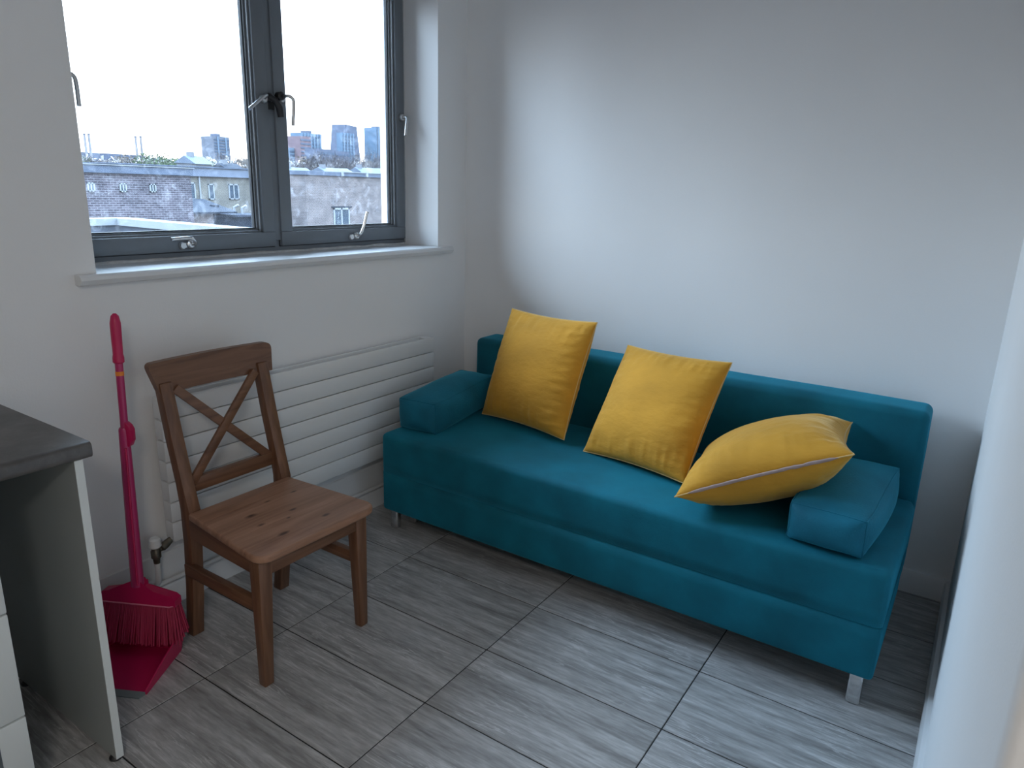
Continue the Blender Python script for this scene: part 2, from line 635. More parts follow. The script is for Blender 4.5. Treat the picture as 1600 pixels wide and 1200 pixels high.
# ------------------------------------------------------------------ window
win = empty('window_1', (-.2, -1.0, WZ0), kind='structure')
sill = prism('window_sill', [(-.27, WZ0), (.026, WZ0), (.034, WZ0 - .006), (.036, WZ0 - .016), (.030, WZ0 - .029), (.02, WZ0 - .032), (-.27, WZ0 - .03)],
             'y', WY0 + .001, WY1 - .001, sill_m, win)
bm = bmesh.new()
for ya, yb in ((WY0 - .062, WY0 + .001), (WY1 - .001, WY1 + .076)):
    add_prism(bm, [(.0005, WZ0), (.026, WZ0), (.034, WZ0 - .006), (.036, WZ0 - .016), (.030, WZ0 - .029), (.02, WZ0 - .032), (.0005, WZ0 - .03)], 'y', ya, yb)
horns = link('sill_horn', bm, sill_m, win, 'auto')

FX0, FX1 = -.275, -.208     # fixed frame back, front
bm = bmesh.new()
zb, zt = WZ0, WZ1
add_box(bm, (FX0, WY0, zb), (FX1, WY1, zb + .05), .002, 1)
add_box(bm, (FX0, WY0, zt - .05), (FX1, WY1, zt), .002, 1)
add_box(bm, (FX0, WY0, zb + .05), (FX1, WY0 + .05, zt - .05), .002, 1)
add_box(bm, (FX0, WY1 - .05, zb + .05), (FX1, WY1, zt - .05), .002, 1)
link('window_frame', bm, frame_m, win, 'auto')
bm = bmesh.new()
add_box(bm, (FX0, -.995, zb + .05), (FX1 + .008, -.945, zt - .05), .002, 1)
link('mullion', bm, frame_m, win, 'auto')


def sash(y0, y1, z0, z1, wl, wr, wb):
    s = empty('sash', (-.21, (y0 + y1) / 2, z0), parent=win)
    xb, xf = -.262, -.192
    bm = bmesh.new()
    add_box(bm, (xb, y0, z0), (xf, y1, z0 + wb), .003, 2)
    add_box(bm, (xb, y0, z1 - wb), (xf, y1, z1), .003, 2)
    add_box(bm, (xb, y0, z0 + wb), (xf, y0 + wl, z1 - wb), .003, 2)
    add_box(bm, (xb, y1 - wr, z0 + wb), (xf, y1, z1 - wb), .003, 2)
    link('sash_frame', bm, frame_m, s, 'auto')
    # glazing bead, stepped towards the pane
    gy0, gy1, gz0, gz1 = y0 + wl, y1 - wr, z0 + wb, z1 - wb
    bm = bmesh.new()
    for (w, xa) in ((.007, -.203), (.013, -.217)):
        add_box(bm, (-.24, gy0, gz0), (xa, gy1, gz0 + w), .0015, 1)
        add_box(bm, (-.24, gy0, gz1 - w), (xa, gy1, gz1), .0015, 1)
        add_box(bm, (-.24, gy0, gz0), (xa, gy0 + w, gz1), .0015, 1)
        add_box(bm, (-.24, gy1 - w, gz0), (xa, gy1, gz1), .0015, 1)
    link('glazing_bead', bm, frame_m, s, 'auto')
    w = .017
    bm = bmesh.new()
    add_box(bm, (-.242, gy0, gz0), (-.226, gy1, gz0 + w))
    add_box(bm, (-.242, gy0, gz1 - w), (-.226, gy1, gz1))
    add_box(bm, (-.242, gy0, gz0), (-.226, gy0 + w, gz1))
    add_box(bm, (-.242, gy1 - w, gz0), (-.226, gy1, gz1))
    link('gasket', bm, frame_dark, s)
    box('pane', (-.238, gy0 + .004, gz0 + .004), (-.232, gy1 - .004, gz1 - .004), glass_m, s)
    return s


SZ0, SZ1 = 1.187, WZ1 - .02
sash_l = sash(WY0 + .022, -.987, SZ0, SZ1, .055, .055, .056)
sash_r = sash(-.957, WY1 + -.012, SZ0, SZ1, .055, .055, .056)
for o in (sash_l, sash_r):
    tag(o)
# dark shadow-gap gaskets between the sashes and the fixed frame
bm = bmesh.new()
for ya, yb in ((WY0 + .018, -.983), (-.961, WY1 - .008)):
    add_box(bm, (-.255, ya, SZ0 - .004), (-.2075, yb, SZ0 + .004))
    add_box(bm, (-.255, ya, SZ0), (-.2075, ya + .008, SZ1))
    add_box(bm, (-.255, yb - .008, SZ0), (-.2075, yb, SZ1))
link('frame_gasket', bm, frame_dark, win)


def lever(parent, y, z, path, base_mat=chrome, label=None, rb=.015, r=.0062, keyhole=True):
    """rose on the sash face and a bent bar; path = points relative to (face, y, z) as (out, dy, dz)"""
    X = -.192
    bm = bmesh.new()
    add_tube(bm, [(X - .001, y, z), (X + .004, y, z), (X + .012, y, z), (X + .015, y, z)], [rb * 1.15, rb * 1.15, rb, rb * .75], 18)
    if keyhole:
        add_tube(bm, [(X, y - .03, z - .004), (X + .006, y - .03, z - .004), (X + .012, y - .03, z - .004)], [rb * .95, rb * .95, rb * .7], 16)
        add_box(bm, (X, y - .03, z - .012), (X + .006, y, z + .006), .001, 1)
    pts = [Vector((X + a, y + b, z + c)) for a, b, c in path]
    # smooth the path
    fine = []
    for i in range(len(pts) - 1):
        p0 = pts[max(i - 1, 0)]
        p1 = pts[i]
        p2 = pts[i + 1]
        p3 = pts[min(i + 2, len(pts) - 1)]
        for k in range(5):
            t = k / 5
            fine.append(.5 * ((2 * p1) + (-p0 + p2) * t + (2 * p0 - 5 * p1 + 4 * p2 - p3) * t * t + (-p0 + 3 * p1 - 3 * p2 + p3) * t ** 3))
    fine.append(pts[-1])
    add_tube(bm, fine, r, 12)
    bmesh.ops.recalc_face_normals(bm, faces=bm.faces)
    o = link('window_handle', bm, base_mat, parent, 'auto')
    if label:
        o['label'] = label
    return o


# handles: two on the bottom rails, four on the stiles
lever(sash_l, -1.362, 1.213, [(.008, 0, 0), (.03, .004, .004), (.04, -.012, .02), (.04, -.035, .024), (.04, -.092, .022)],
      label='chrome lever lying along the bottom rail')
lever(sash_r, -.557, 1.213, [(.008, 0, 0), (.028, .002, .006), (.036, .012, .03), (.040, .022, .06), (.044, .034, .105)],
      label='chrome lever standing upright on the bottom rail')
lever(sash_l, -1.012, 1.735, [(.008, 0, 0), (.032, -.004, .010), (.042, -.022, .006), (.047, -.05, -.012), (.055, -.102, -.047)], dull_chrome, keyhole=False,
      label='steel lever pointing into the room')
lever(sash_r, -.93, 1.745, [(.008, 0, 0), (.046, -.008, .006), (.060, .004, .002), (.066, .010, -.02), (.066, .0, -.10)], dull_chrome, keyhole=False,
      label='steel lever hanging down beside the mullion')
lever(sash_r, -.247, 1.738, [(.008, 0, 0), (.03, 0, 0), (.04, -.004, -.012), (.042, -.012, -.04), (.044, -.02, -.082)], dull_chrome, keyhole=False)
lever(sash_l, -1.738, 1.728, [(.008, 0, 0), (.04, .004, .0), (.05, .02, -.006), (.052, .027, -.025), (.052, .028, -.092)], dull_chrome, keyhole=False)
# black catch on the mullion
bm = bmesh.new()
add_tube(bm, [(-.205, -.985, 1.742), (-.185, -.985, 1.742), (-.178, -.985, 1.742)], [.017, .017, .012], 14)
add_tube(bm, [(-.182, -.99, 1.745), (-.172, -.97, 1.735), (-.168, -.955, 1.71), (-.168, -.95, 1.675)], [.011, .012, .013, .012], 12)
add_tube(bm, [(-.205, -.94, 1.752), (-.17, -.94, 1.752), (-.165, -.94, 1.752)], [.016, .016, .01], 14)
add_box(bm, (-.204, -.985, 1.70), (-.196, -.95, 1.745), .003, 1)
bmesh.ops.recalc_face_normals(bm, faces=bm.faces)
link('window_catch', bm, black_metal, win, 'auto')['label'] = 'black catch on the mullion between the two handles'
# wavy bead of sealant where frame meets sill and reveal
bm = bmesh.new()
pts = []
rr = []
for k in range(70):
    y = WY0 + .01 + k * (WY1 - WY0 - .02) / 69
    pts.append((FX1 + .002, y, WZ0 + .0015))
    rr.append(.006 + .005 * (noise.noise(Vector((y * 9, 3, 0))) + .3))
add_tube(bm, pts, [max(.003, r) for r in rr], 8)
pts = []
rr = []
for k in range(30):
    z = WZ0 + .01 + k * 1.1 / 29
    pts.append((FX1 + .004, WY1 - .002, z))
    rr.append(max(.003, .006 + .005 * noise.noise(Vector((7, z * 8, 0)))))
add_tube(bm, pts, rr, 8)
link('sealant_bead', bm, sealant, win, 'auto')

# unseen round fill lamp added behind the camera to brighten the window wall
LX, LY = 3.2, -3.9
lamp = empty('fill_lamp', (LX, LY, ZC), 'added round white fill lamp on the unseen ceiling behind the viewer', 'lamp')
tube('fill_lamp_base', [(LX, LY, ZC - .001), (LX, LY, ZC - .05), (LX, LY, ZC - .055)], [.30, .30, .27], gloss_white, lamp, 32)
ld = D.lights.new('fill_lamp_light', 'AREA')
ld.shape = 'DISK'
ld.size = .54
ld.color = (1.0, .94, .87)
ld.energy = 6.8
lo_ = D.objects.new('fill_lamp_light', ld)
lo_.location = (0, 0, -.058)
lo_.parent = lamp
COL.objects.link(lo_)

# ------------------------------------------------------------------ sofa
SX0, SX1 = .205, 2.113
sofa = empty('sofa', ((SX0 + SX1) / 2, -.45, 0), 'long teal velvet sofa bed with low backrest against the white wall', 'sofa')


def soft_box(name, lo, hi, mat, parent, bev=.03, cuts=(18, 8, 4), puff=.006, seed=0, wob=.003, crisp=None):
    bm = bmesh.new()
    vs = add_box(bm, lo, hi)
    lo = Vector(lo)
    hi = Vector(hi)
    if crisp:       # the edges along the seam between the two sections stay tight
        zs = hi.z if crisp == 'top' else lo.z
        es = [e for e in bm.edges if not all(abs(v.co.z - zs) < 1e-5 for v in e.verts)]
    else:
        es = list(bm.edges)
    bmesh.ops.bevel(bm, geom=es, offset=bev, offset_type='OFFSET', segments=4, profile=.5, affect='EDGES')
    for ax, n in enumerate(cuts):
        for k in range(1, n):
            co = lo.copy()
            co[ax] = lo[ax] + (hi[ax] - lo[ax]) * k / n
            no = Vector((0, 0, 0))
            no[ax] = 1
            bmesh.ops.bisect_plane(bm, geom=list(bm.verts) + list(bm.edges) + list(bm.faces), plane_co=co, plane_no=no)
    bm.normal_update()
    c = (lo + hi) / 2
    h = (hi - lo) / 2
    for v in bm.verts:
        q = Vector(((v.co.x - c.x) / h.x, (v.co.y - c.y) / h.y, (v.co.z - c.z) / h.z))
        for ax in range(3):
            if abs(q[ax]) > .97:
                o1, o2 = [a for a in range(3) if a != ax]
                f = max(0, (1 - q[o1] ** 4)) * max(0, (1 - q[o2] ** 4))
                v.co[ax] += math.copysign(puff * f + wob * noise.noise(v.co * 4 + Vector((seed, 0, 0))) * f, q[ax])
    return link(name, bm, mat, parent, True)


soft_box('seat_section', (SX0, -.832, .274), (SX1, -.215, .443), teal, sofa, .022, puff=.002, seed=1, wob=.002, crisp='bottom')
soft_box('base_section', (SX0 + .0015, -.8305, .10), (SX1 - .0015, -.235, .2725), teal, sofa, .014, puff=.001, seed=5, wob=.001, crisp='top')
soft_box('backrest', (SX0 + .022, -.213, .115), (SX1 - .004, -.045, .752), teal, sofa, .026, puff=.004, seed=9)
for (lx, ly) in ((SX0 + .025, -.775), (SX1 - .043, -.80), (SX0 + .055, -.69), (SX1 - .09, -.30), (SX0 + .04, -.28), ((SX0 + SX1) / 2, -.45)):
    bm = bmesh.new()
    add_box(bm, (lx - .02, ly - .016, 0), (lx + .02, ly + .016, .104), .008, 3)
    o = link('leg', bm, chrome, sofa, 'auto')

# bolsters


def cushion_block(name, c, size, mtx, label, bulge=(.014, .016, .020), seed=0, grp=None):
    """boxy cushion with softly bulging faces and pointed corners"""
    t = empty(name, c, label, 'cushion', grp)
    n = 14
    bm = bmesh.new()
    bmesh.ops.create_cube(bm, size=2)
    bmesh.ops.subdivide_edges(bm, edges=list(bm.edges), cuts=n, use_grid_fill=True)
    seam_paths = []
    for ax in range(3):
        o1, o2 = [a for a in range(3) if a != ax]
        for s1 in (-1, 1):
            for s2 in (-1, 1):
                vs_ = [v for v in bm.verts if abs(v.co[o1] - s1) < 1e-4 and abs(v.co[o2] - s2) < 1e-4]
                seam_paths.append(sorted(vs_, key=lambda v: v.co[ax]))
    for v in bm.verts:
        q = v.co.copy()
        p = Vector((q.x * size[0] / 2, q.y * size[1] / 2, q.z * size[2] / 2))
        for ax in range(3):
            o1, o2 = [a for a in range(3) if a != ax]
            f = (1 - q[o1] ** 2) * (1 - q[o2] ** 2)
            if abs(q[ax]) > .999:
                p[ax] += math.copysign(bulge[ax] * 1.6 * f, q[ax])
            # draw edges in a little
        edge = sum(1 for a in range(3) if abs(q[a]) > .999)
        inner = [a for a in range(3) if abs(q[a]) <= .999]
        if edge == 2 and inner:
            f = 1 - abs(q[inner[0]]) ** 3
            for a in range(3):
                if a != inner[0]:
                    p[a] *= 1 - .075 * f
        p += Vector((noise.noise(p * 16 + Vector((seed, 1, 2))), noise.noise(p * 16 + Vector((seed, 7, 2))), noise.noise(p * 16 + Vector((seed, 1, 9))))) * .0035
        v.co = p
    # remember the seam vertices, then relax the corners so they round off
    bmesh.ops.smooth_vert(bm, verts=bm.verts, factor=.5, use_axis_x=True, use_axis_y=True, use_axis_z=True)
    bmesh.ops.smooth_vert(bm, verts=bm.verts, factor=.5, use_axis_x=True, use_axis_y=True, use_axis_z=True)
    bmesh.ops.smooth_vert(bm, verts=bm.verts, factor=.5, use_axis_x=True, use_axis_y=True, use_axis_z=True)
    for v in bm.verts:
        v.co = mtx @ v.co + Vector(c)
    paths = [[v.co.copy() for v in path] for path in seam_paths]
    link('cushion_cover', bm, teal_cushion, t, True, origin=c)
    bm = bmesh.new()
    for path in paths:
        add_tube(bm, path, .0018, 6)
    o = link('seam', bm, teal_cushion, t, 'auto')
    o['kind'] = 'stuff'
    return t


R = math.radians
mL = Matrix.Rotation(R(5.0), 3, 'Z') @ Matrix.Rotation(R(3.0), 3, 'X')
cushion_block('bolster_cushion', (.290, -.485, .521), (.192, .50, .134), mL,
              'teal block cushion lying at the left end of the sofa beside the radiator', seed=3, grp='teal bolster cushions')
mR = Matrix.Rotation(R(-2.5), 3, 'Z') @ Matrix.Rotation(R(.6), 3, 'X')
cushion_block('bolster_cushion', (1.936, -.525, .508), (.220, .545, .117), mR,
              'teal block cushion at the right end of the sofa, under the tilted yellow pillow', seed=11, grp='teal bolster cushions')


def pillow(c, rot, s, T, label, seed, zipper=False, pinch=.05, Tback=None, sag=0.0):
    """square scatter cushion: two puffed faces meeting at a piped seam"""
    t = empty('scatter_cushion', c, label, 'pillow', 'yellow scatter cushions')
    Rm = Matrix(rot)
    C = Vector(c)
    n = 64

    def outline(u, v):
        x = s / 2 * u * (1 - pinch * (1 - v * v) * abs(u))
        y = s / 2 * v * (1 - pinch * (1 - u * u) * abs(v))
        return x, y

    def P(u, v, side):
        x, y = outline(u, v)
        a = max(0, 1 - abs(u) ** 2.4)
        b = max(0, 1 - abs(v) ** 2.4)
        th = T if side > 0 else (Tback or T)
        z = th / 2 * (a * b) ** .52 if a * b > 0 else 0
        # gathers running in from the seams, strongest near the edges
        e = 1 - min(a, b)
        amp = .0075 * (1 - abs(1 - 2 * e)) + .0016
        gu = max(0, abs(v) - .45) / .55        # gathers at the top and bottom seams run along v
        gv = max(0, abs(u) - .45) / .55        # gathers at the side seams run along u
        z += (amp * (gu * noise.noise(Vector((u * 13 + seed, v * 2.0, side))) + gv * noise.noise(Vector((u * 2 + seed, v * 13, side + 5)))) +
              .0022 * noise.noise(Vector((u * 2.5 + v * 1.5 + seed, v * 12 - u * 2, side + 9))) * max(0, u + .4) +
              .006 * noise.noise(Vector((u * 1.7 + seed, v * 1.7, side * 3)))) * min(1, 6 * a * b)
        # ear folds at the corners
        return x, y, side * z

    grid = {}
    bm = bmesh.new()
    for side in (1, -1):
        for i in range(n + 1):
            for j in range(n + 1):
                # denser towards the edges
                u = math.sin((i / n - .5) * PI)
                v = math.sin((j / n - .5) * PI)
                u = .6 * u + .4 * (2 * i / n - 1)
                v = .6 * v + .4 * (2 * j / n - 1)
                edge = i in (0, n) or j in (0, n)
                if edge and side < 0:
                    grid[(side, i, j)] = grid[(1, i, j)]
                    continue
                x, y, z = P(u, v, side)
                grid[(side, i, j)] = bm.verts.new(C + Rm @ Vector((x, y, z)))
    for side in (1, -1):
        for i in range(n):
            for j in range(n):
                q = [grid[(side, i, j)], grid[(side, i + 1, j)], grid[(side, i + 1, j + 1)], grid[(side, i, j + 1)]]
                if side < 0:
                    q.reverse()
                bm.faces.new(q)
    link('cushion_cover', bm, mustard, t, True, origin=c)
    bm = bmesh.new()
    loop = []
    for k in range(25):
        loop.append((-1 + k / 12, -1))
    for k in range(1, 25):
        loop.append((1, -1 + k / 12))
    for k in range(1, 25):
        loop.append((1 - k / 12, 1))
    for k in range(1, 25):
        loop.append((-1, 1 - k / 12))
    pts = [C + Rm @ Vector((*outline(u, v), 0)) for u, v in loop]
    add_tube(bm, pts, .0024, 6)
    link('piping', bm, piping_m, t, 'auto')
    if zipper:
        bm = bmesh.new()
        rows = []
        for k in range(41):
            u = -.84 + 1.68 * k / 40
            x, y = outline(u, -1)
            w = .0052 * min(1, (1 - abs(u) / .86) * 9) * (1 + .3 * noise.noise(Vector((u * 14, 8, 1))))
            wav = .0012 * noise.noise(Vector((u * 8, 2, 5)))
            ring = []
            for (zz, oo) in ((-w, .001), (-w * .6, .006), (0, .0045), (w * .6, .006), (w, .001)):
                ring.append(bm.verts.new(C + Rm @ Vector((x, y - oo - .001, zz + wav))))
            rows.append(ring)
        for a, b in zip(rows, rows[1:]):
            for k in range(4):
                bm.faces.new((a[k], b[k], b[k + 1], a[k + 1]))
        z = link('zipper', bm, zip_m, t, True)
        z['label'] = 'mauve closed zip along the front seam'
    return t


pillow((.658, -.352, .690), [[.978, .057, -.199], [-.206, .362, -.909], [.021, .93, .366]], .492, .17,
       'tall yellow velvet pillow propped upright at the left, nearest the radiator', 2, Tback=.2)
pillow((1.232, -.434, .651), [[.972, .094, -.213], [-.23, .539, -.81], [.038, .837, .546]], .468, .17,
       'yellow velvet pillow leaning back in the middle of the sofa, between two others', 17, Tback=.2)
pillow((1.684, -.531, .594), [[.888, -.152, -.434], [.184, .982, .033], [.421, -.109, .9]], .535, .235,
       'yellow velvet pillow lying tilted on the right bolster, its zip facing the room', 29, zipper=True, pinch=.10, Tback=.25)

# ------------------------------------------------------------------ chair
ch = empty('dining_chair', (.43, -1.56, 0), 'brown stained wooden chair with crossed back slats beneath the window', 'chair')
# seat with rounded front corners
seat_kn = [(.125, -.09, .020), (.02, .03, .014), (-.045, -.075, .022), (.03, -.095, .018), (.13, .065, .016), (-.09, .02, .011), (-.085, .12, .014), (.055, -.015, .009)]
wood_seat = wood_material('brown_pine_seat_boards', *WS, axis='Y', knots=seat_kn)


def rounded(pts, radii, n=6):
    out = []
    m = len(pts)
    for i, p in enumerate(pts):
        p = Vector(p)
        a = (Vector(pts[i - 1]) - p).normalized()
        b = (Vector(pts[(i + 1) % m]) - p).normalized()
        r = radii[i]
        if r <= 0:
            out.append(tuple(p))
            continue
        s = p + a * r
        e = p + b * r
        for k in range(n + 1):
            t = k / n
            q = (1 - t) ** 2 * s + 2 * t * (1 - t) * p + t * t * e
            out.append(tuple(q))
    return out


seat_pts = rounded([(.29, -1.752), (.697, -1.805), (.702, -1.352), (.29, -1.375)], [.008, .06, .06, .008])
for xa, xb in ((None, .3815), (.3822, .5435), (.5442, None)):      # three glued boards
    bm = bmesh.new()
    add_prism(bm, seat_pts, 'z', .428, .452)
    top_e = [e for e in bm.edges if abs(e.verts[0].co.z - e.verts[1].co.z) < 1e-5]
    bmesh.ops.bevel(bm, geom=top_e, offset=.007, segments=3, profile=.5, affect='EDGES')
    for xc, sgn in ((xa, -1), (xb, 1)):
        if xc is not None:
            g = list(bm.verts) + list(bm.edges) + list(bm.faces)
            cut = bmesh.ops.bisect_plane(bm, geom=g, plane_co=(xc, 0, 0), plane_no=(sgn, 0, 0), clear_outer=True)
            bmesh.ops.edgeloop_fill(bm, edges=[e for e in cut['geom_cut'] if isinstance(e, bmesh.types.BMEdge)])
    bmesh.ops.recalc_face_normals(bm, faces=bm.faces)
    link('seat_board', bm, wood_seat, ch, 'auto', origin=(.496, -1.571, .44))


def taper_leg(name, foot, top, wf, wt, z1, mat):
    """square leg from foot (x0,y0,x1,y1) to top rectangle"""
    bm = bmesh.new()
    a = [bm.verts.new((x, y, 0)) for x, y in ((foot[0], foot[1]), (foot[2], foot[1]), (foot[2], foot[3]), (foot[0], foot[3]))]
    b = [bm.verts.new((x, y, z1)) for x, y in ((top[0], top[1]), (top[2], top[1]), (top[2], top[3]), (top[0], top[3]))]
    for k in range(4):
        bm.faces.new((a[k], a[(k + 1) % 4], b[(k + 1) % 4], b[k]))
    bm.faces.new(list(reversed(a)))
    bm.faces.new(b)
    bmesh.ops.bevel(bm, geom=list(bm.edges), offset=.004, segments=2, profile=.5, affect='EDGES')
    return link(name, bm, mat, ch, 'auto')


taper_leg('leg', (.606, -1.770, .636, -1.738), (.606, -1.775, .652, -1.727), 0, 0, .43, wood_z)
taper_leg('leg', (.614, -1.392, .644, -1.360), (.606, -1.407, .652, -1.360), 0, 0, .43, wood_z)


def back_leg(y0, y1):
    # side profile of foot, seat joint and raked back post
    front = [(.244, 0), (.268, .17), (.283, .33), (.290, .452), (.270, .53), (.236, .68), (.212, .80), (.203, .845)]
    rear = [(.168, .845), (.176, .80), (.198, .68), (.232, .53), (.243, .452), (.242, .33), (.228, .17), (.206, 0)]
    prof = front + rear
    bm = bmesh.new()
    add_prism(bm, prof, 'y', y0, y1)
    es = [e for e in bm.edges if e.calc_face_angle(0) > .6]
    bmesh.ops.bevel(bm, geom=es, offset=.003, segments=2, profile=.5, affect='EDGES')
    return link('leg', bm, wood_z, ch, 'auto')


back_leg(-1.748, -1.708)
back_leg(-1.402, -1.362)
# top rail: gently curved board, rounded upper corners
bm = bmesh.new()
ny = 16
yl, yr = -1.772, -1.336
tilt = R(11)


def rail_pt(y, h, th):
    u = (y - (yl + yr) / 2) / ((yr - yl) / 2)
    x = .196 - .018 * (1 - u * u) + th
    z = .812
    return Vector((x - math.sin(tilt) * h, y, z + math.cos(tilt) * h))


out = rounded([(yl + .024, 0), (yl - .002, .097), (yr + .002, .097), (yr - .012, 0)], [.004, .024, .026, .004], 6)
dense = []
for i in range(len(out)):
    a = out[i]
    b = out[(i + 1) % len(out)]
    m = 14 if abs(a[0] - b[0]) > .2 else 1
    for k in range(m):
        dense.append((a[0] + (b[0] - a[0]) * k / m, a[1] + (b[1] - a[1]) * k / m))
F = [bm.verts.new(rail_pt(y, h, .012)) for y, h in dense]
B = [bm.verts.new(rail_pt(y, h, -.012)) for y, h in dense]
m = len(dense)
for i in range(m):
    bm.faces.new((F[i], F[(i + 1) % m], B[(i + 1) % m], B[i]))
lo = [i for i in range(m)]
# triangulated caps
fa = bm.faces.new(F)
fb = bm.faces.new(list(reversed(B)))
bmesh.ops.triangulate(bm, faces=[fa, fb])
bmesh.ops.recalc_face_normals(bm, faces=bm.faces)
link('top_rail', bm, wood_y, ch, 'auto')
# lower back rail
box('lower_rail', (.226, -1.71, .492), (.248, -1.40, .538), wood_y, ch, .003)


def bar(name, a, b, w, d, mat, parent=ch):
    """flat bar from a to b; w = visible width, d = depth along x"""
    a = Vector(a)
    b = Vector(b)
    ax = (b - a).normalized()
    dx = Vector((1, 0, 0))
    dx = (dx - ax * dx.dot(ax)).normalized()
    wd = ax.cross(dx)
    bm = bmesh.new()
    A = [bm.verts.new(a + wd * sw * w / 2 + dx * sd * d / 2) for sw, sd in ((-1, -1), (1, -1), (1, 1), (-1, 1))]
    Bv = [bm.verts.new(b + wd * sw * w / 2 + dx * sd * d / 2) for sw, sd in ((-1, -1), (1, -1), (1, 1), (-1, 1))]
    for k in range(4):
        bm.faces.new((A[k], A[(k + 1) % 4], Bv[(k + 1) % 4], Bv[k]))
    bm.faces.new(list(reversed(A)))
    bm.faces.new(Bv)
    bmesh.ops.recalc_face_normals(bm, faces=bm.faces)
    bmesh.ops.bevel(bm, geom=list(bm.edges), offset=.0025, segments=2, profile=.5, affect='EDGES')
    return link(name, bm, mat, parent, 'auto')


bar('cross_slat', (.199, -1.700, .822), (.241, -1.408, .524), .029, .012, wood_y)
bar('cross_slat', (.203, -1.415, .822), (.245, -1.702, .524), .029, .012, wood_y)
box('apron', (.626, -1.732, .362), (.648, -1.402, .430), wood_y, ch, .003)
bar('apron', (.27, -1.738, .397), (.63, -1.757, .397), .066, .02, wood_x) if False else None
for (ya, yb) in ((-1.737, -1.757), (-1.380, -1.380)):
    bm = bmesh.new()
    A = [bm.verts.new(p) for p in ((.27, ya - .01, .365), (.27, ya + .01, .365), (.27, ya + .01, .43), (.27, ya - .01, .43))]
    Bv = [bm.verts.new(p) for p in ((.62, yb - .01, .365), (.62, yb + .01, .365), (.62, yb + .01, .43), (.62, yb - .01, .43))]
    for k in range(4):
        bm.faces.new((A[k], A[(k + 1) % 4], Bv[(k + 1) % 4], Bv[k]))
    bm.faces.new(list(reversed(A)))
    bm.faces.new(Bv)
    bmesh.ops.recalc_face_normals(bm, faces=bm.faces)
    link('apron', bm, wood_x, ch)
    bm = bmesh.new()
    add_box(bm, (.25, (ya + yb) / 2 - .012, .232), (.62, (ya + yb) / 2 + .012, .272), .004, 2)
    link('stretcher', bm, wood_x, ch, 'auto')

# ------------------------------------------------------------------ radiator
rad = empty('radiator', (.06, -1.02, .27), 'long white wall radiator of flat horizontal slats under the window', 'radiator')
RY0, RY1, RZ0, RP = -1.692, -.352, .268, .0705
for k in range(7):
    z0 = RZ0 + k * RP
    box('slat', (.080, RY0, z0), (.092, RY1, z0 + RP - .0035), rad_white, rad, .002, 2)
for k in range(7):
    z0 = RZ0 + k * RP
    box('rear_slat', (.028, RY0 + .012, z0), (.040, RY1 - .012, z0 + RP - .0035), rad_white, rad, .002, 2)
for ya in (RY0 + .004, RY1 - .042):
    for k in range(7):
        z0 = RZ0 + k * RP
        box('header_block', (.040, ya, z0 + .001), (.0795, ya + .038, z0 + RP - .0045), rad_white, rad, .003, 2)
for ya in (RY0 + .3, RY1 - .3):
    box('wall_bracket', (.001, ya, .33), (.028, ya + .03, .72), rad_white, rad, .002, 1)
VY, VX = -1.738, .055
tube('valve_body', [(VX, VY, .200), (VX, VY, .218), (VX, VY, .222), (VX, VY, .245), (VX, VY, .25), (VX, VY, .262)], [.010, .012, .016, .016, .013, .013], brass, rad, 16)
tube('valve_cap', [(VX, VY, .258), (VX, VY, .262), (VX, VY, .286), (VX, VY, .292)], [.017, .0195, .018, .013], rad_white, rad, 18)
tube('valve_tail', [(VX, VY, .240), (VX, VY + .018, .245), (VX, VY + .022, .248), (VX, VY + .036, .254), (VX + .004, VY + .056, .268)], [.009, .009, .014, .014, .01], brass, rad, 12)
tube('drop_pipe', [(VX, VY, .205), (VX, VY, .16), (VX - .004, VY, .13), (VX - .018, VY - .004, .108)], .0095, pipe_m, rad, 12)
tube('heating_pipe', [(.031, -2.06, .103), (.031, -1.2, .103), (.031, -.06, .103)], .0085, pipe_m, rad, 12)
tube('heating_pipe', [(.022, -2.06, .150), (.024, -1.83, .150), (.034, -1.77, .132), (.036, VY, .118)], .0075, pipe_m, rad, 10)

# ------------------------------------------------------------------ kitchen worktop, end panel, drawers
wt = empty('worktop', (.29, -3.2, .82), 'dark grey stone-effect worktop with a rounded front edge at the far left', 'worktop')
bm = bmesh.new()
prof = rounded([(.0, .82), (.578, .82), (.578, .858), (.0, .858)], [0, .014, .014, 0], 5)
add_prism(bm, prof, 'y', -4.7, -2.131)
link('top_slab', bm, worktop_m, wt, 'auto')
box('end_strip', (.002, -2.1308, .8215), (.566, -2.1295, .8565), worktop_m, wt)

ep = empty('end_panel', (.3, -2.15, 0), 'grey cabinet end panel with white front edge holding up the worktop', 'panel')
box('panel_board', (.022, -2.168, .012), (.566, -2.150, .8195), lam_grey, ep)
box('edge_band', (.566, -2.1682, .012), (.568, -2.1498, .8195), lam_white, ep)
for xf in (.545, .06):
    tube('foot', [(xf, -2.159, 0), (xf, -2.159, .004), (xf, -2.159, .012)], [.016, .016, .009], black_metal, ep, 12)

cab = empty('drawer_cabinet', (.3, -2.7, 0), 'white kitchen drawer unit under the worktop at the left edge', 'cabinet')
CY = -2.343
bm = bmesh.new()
add_box(bm, (.02, CY - .60, .10), (.548, CY - .012, .8195))
link('carcass', bm, lam_white, cab)
box('plinth', (.06, CY - .60, 0), (.50, CY - .02, .10), lam_grey, cab)
for (za, zb2, off) in ((.527, .812, 0.0), (.267, .523, .0), (.105, .263, .0)):
    d = box('drawer_front', (.549, CY - .598, za), (.57, CY + off, zb2), lam_white, cab, .0025, 2)
    hz = za + (zb2 - za) * .5
    hb = box('drawer_handle', (.5695, CY - .50, za + .03 if za < .2 else hz - .012), (.5725 if za < .2 else .585, CY - .058, zb2 - .025 if za < .2 else hz + .012), handle_grey, d, .001, 1)

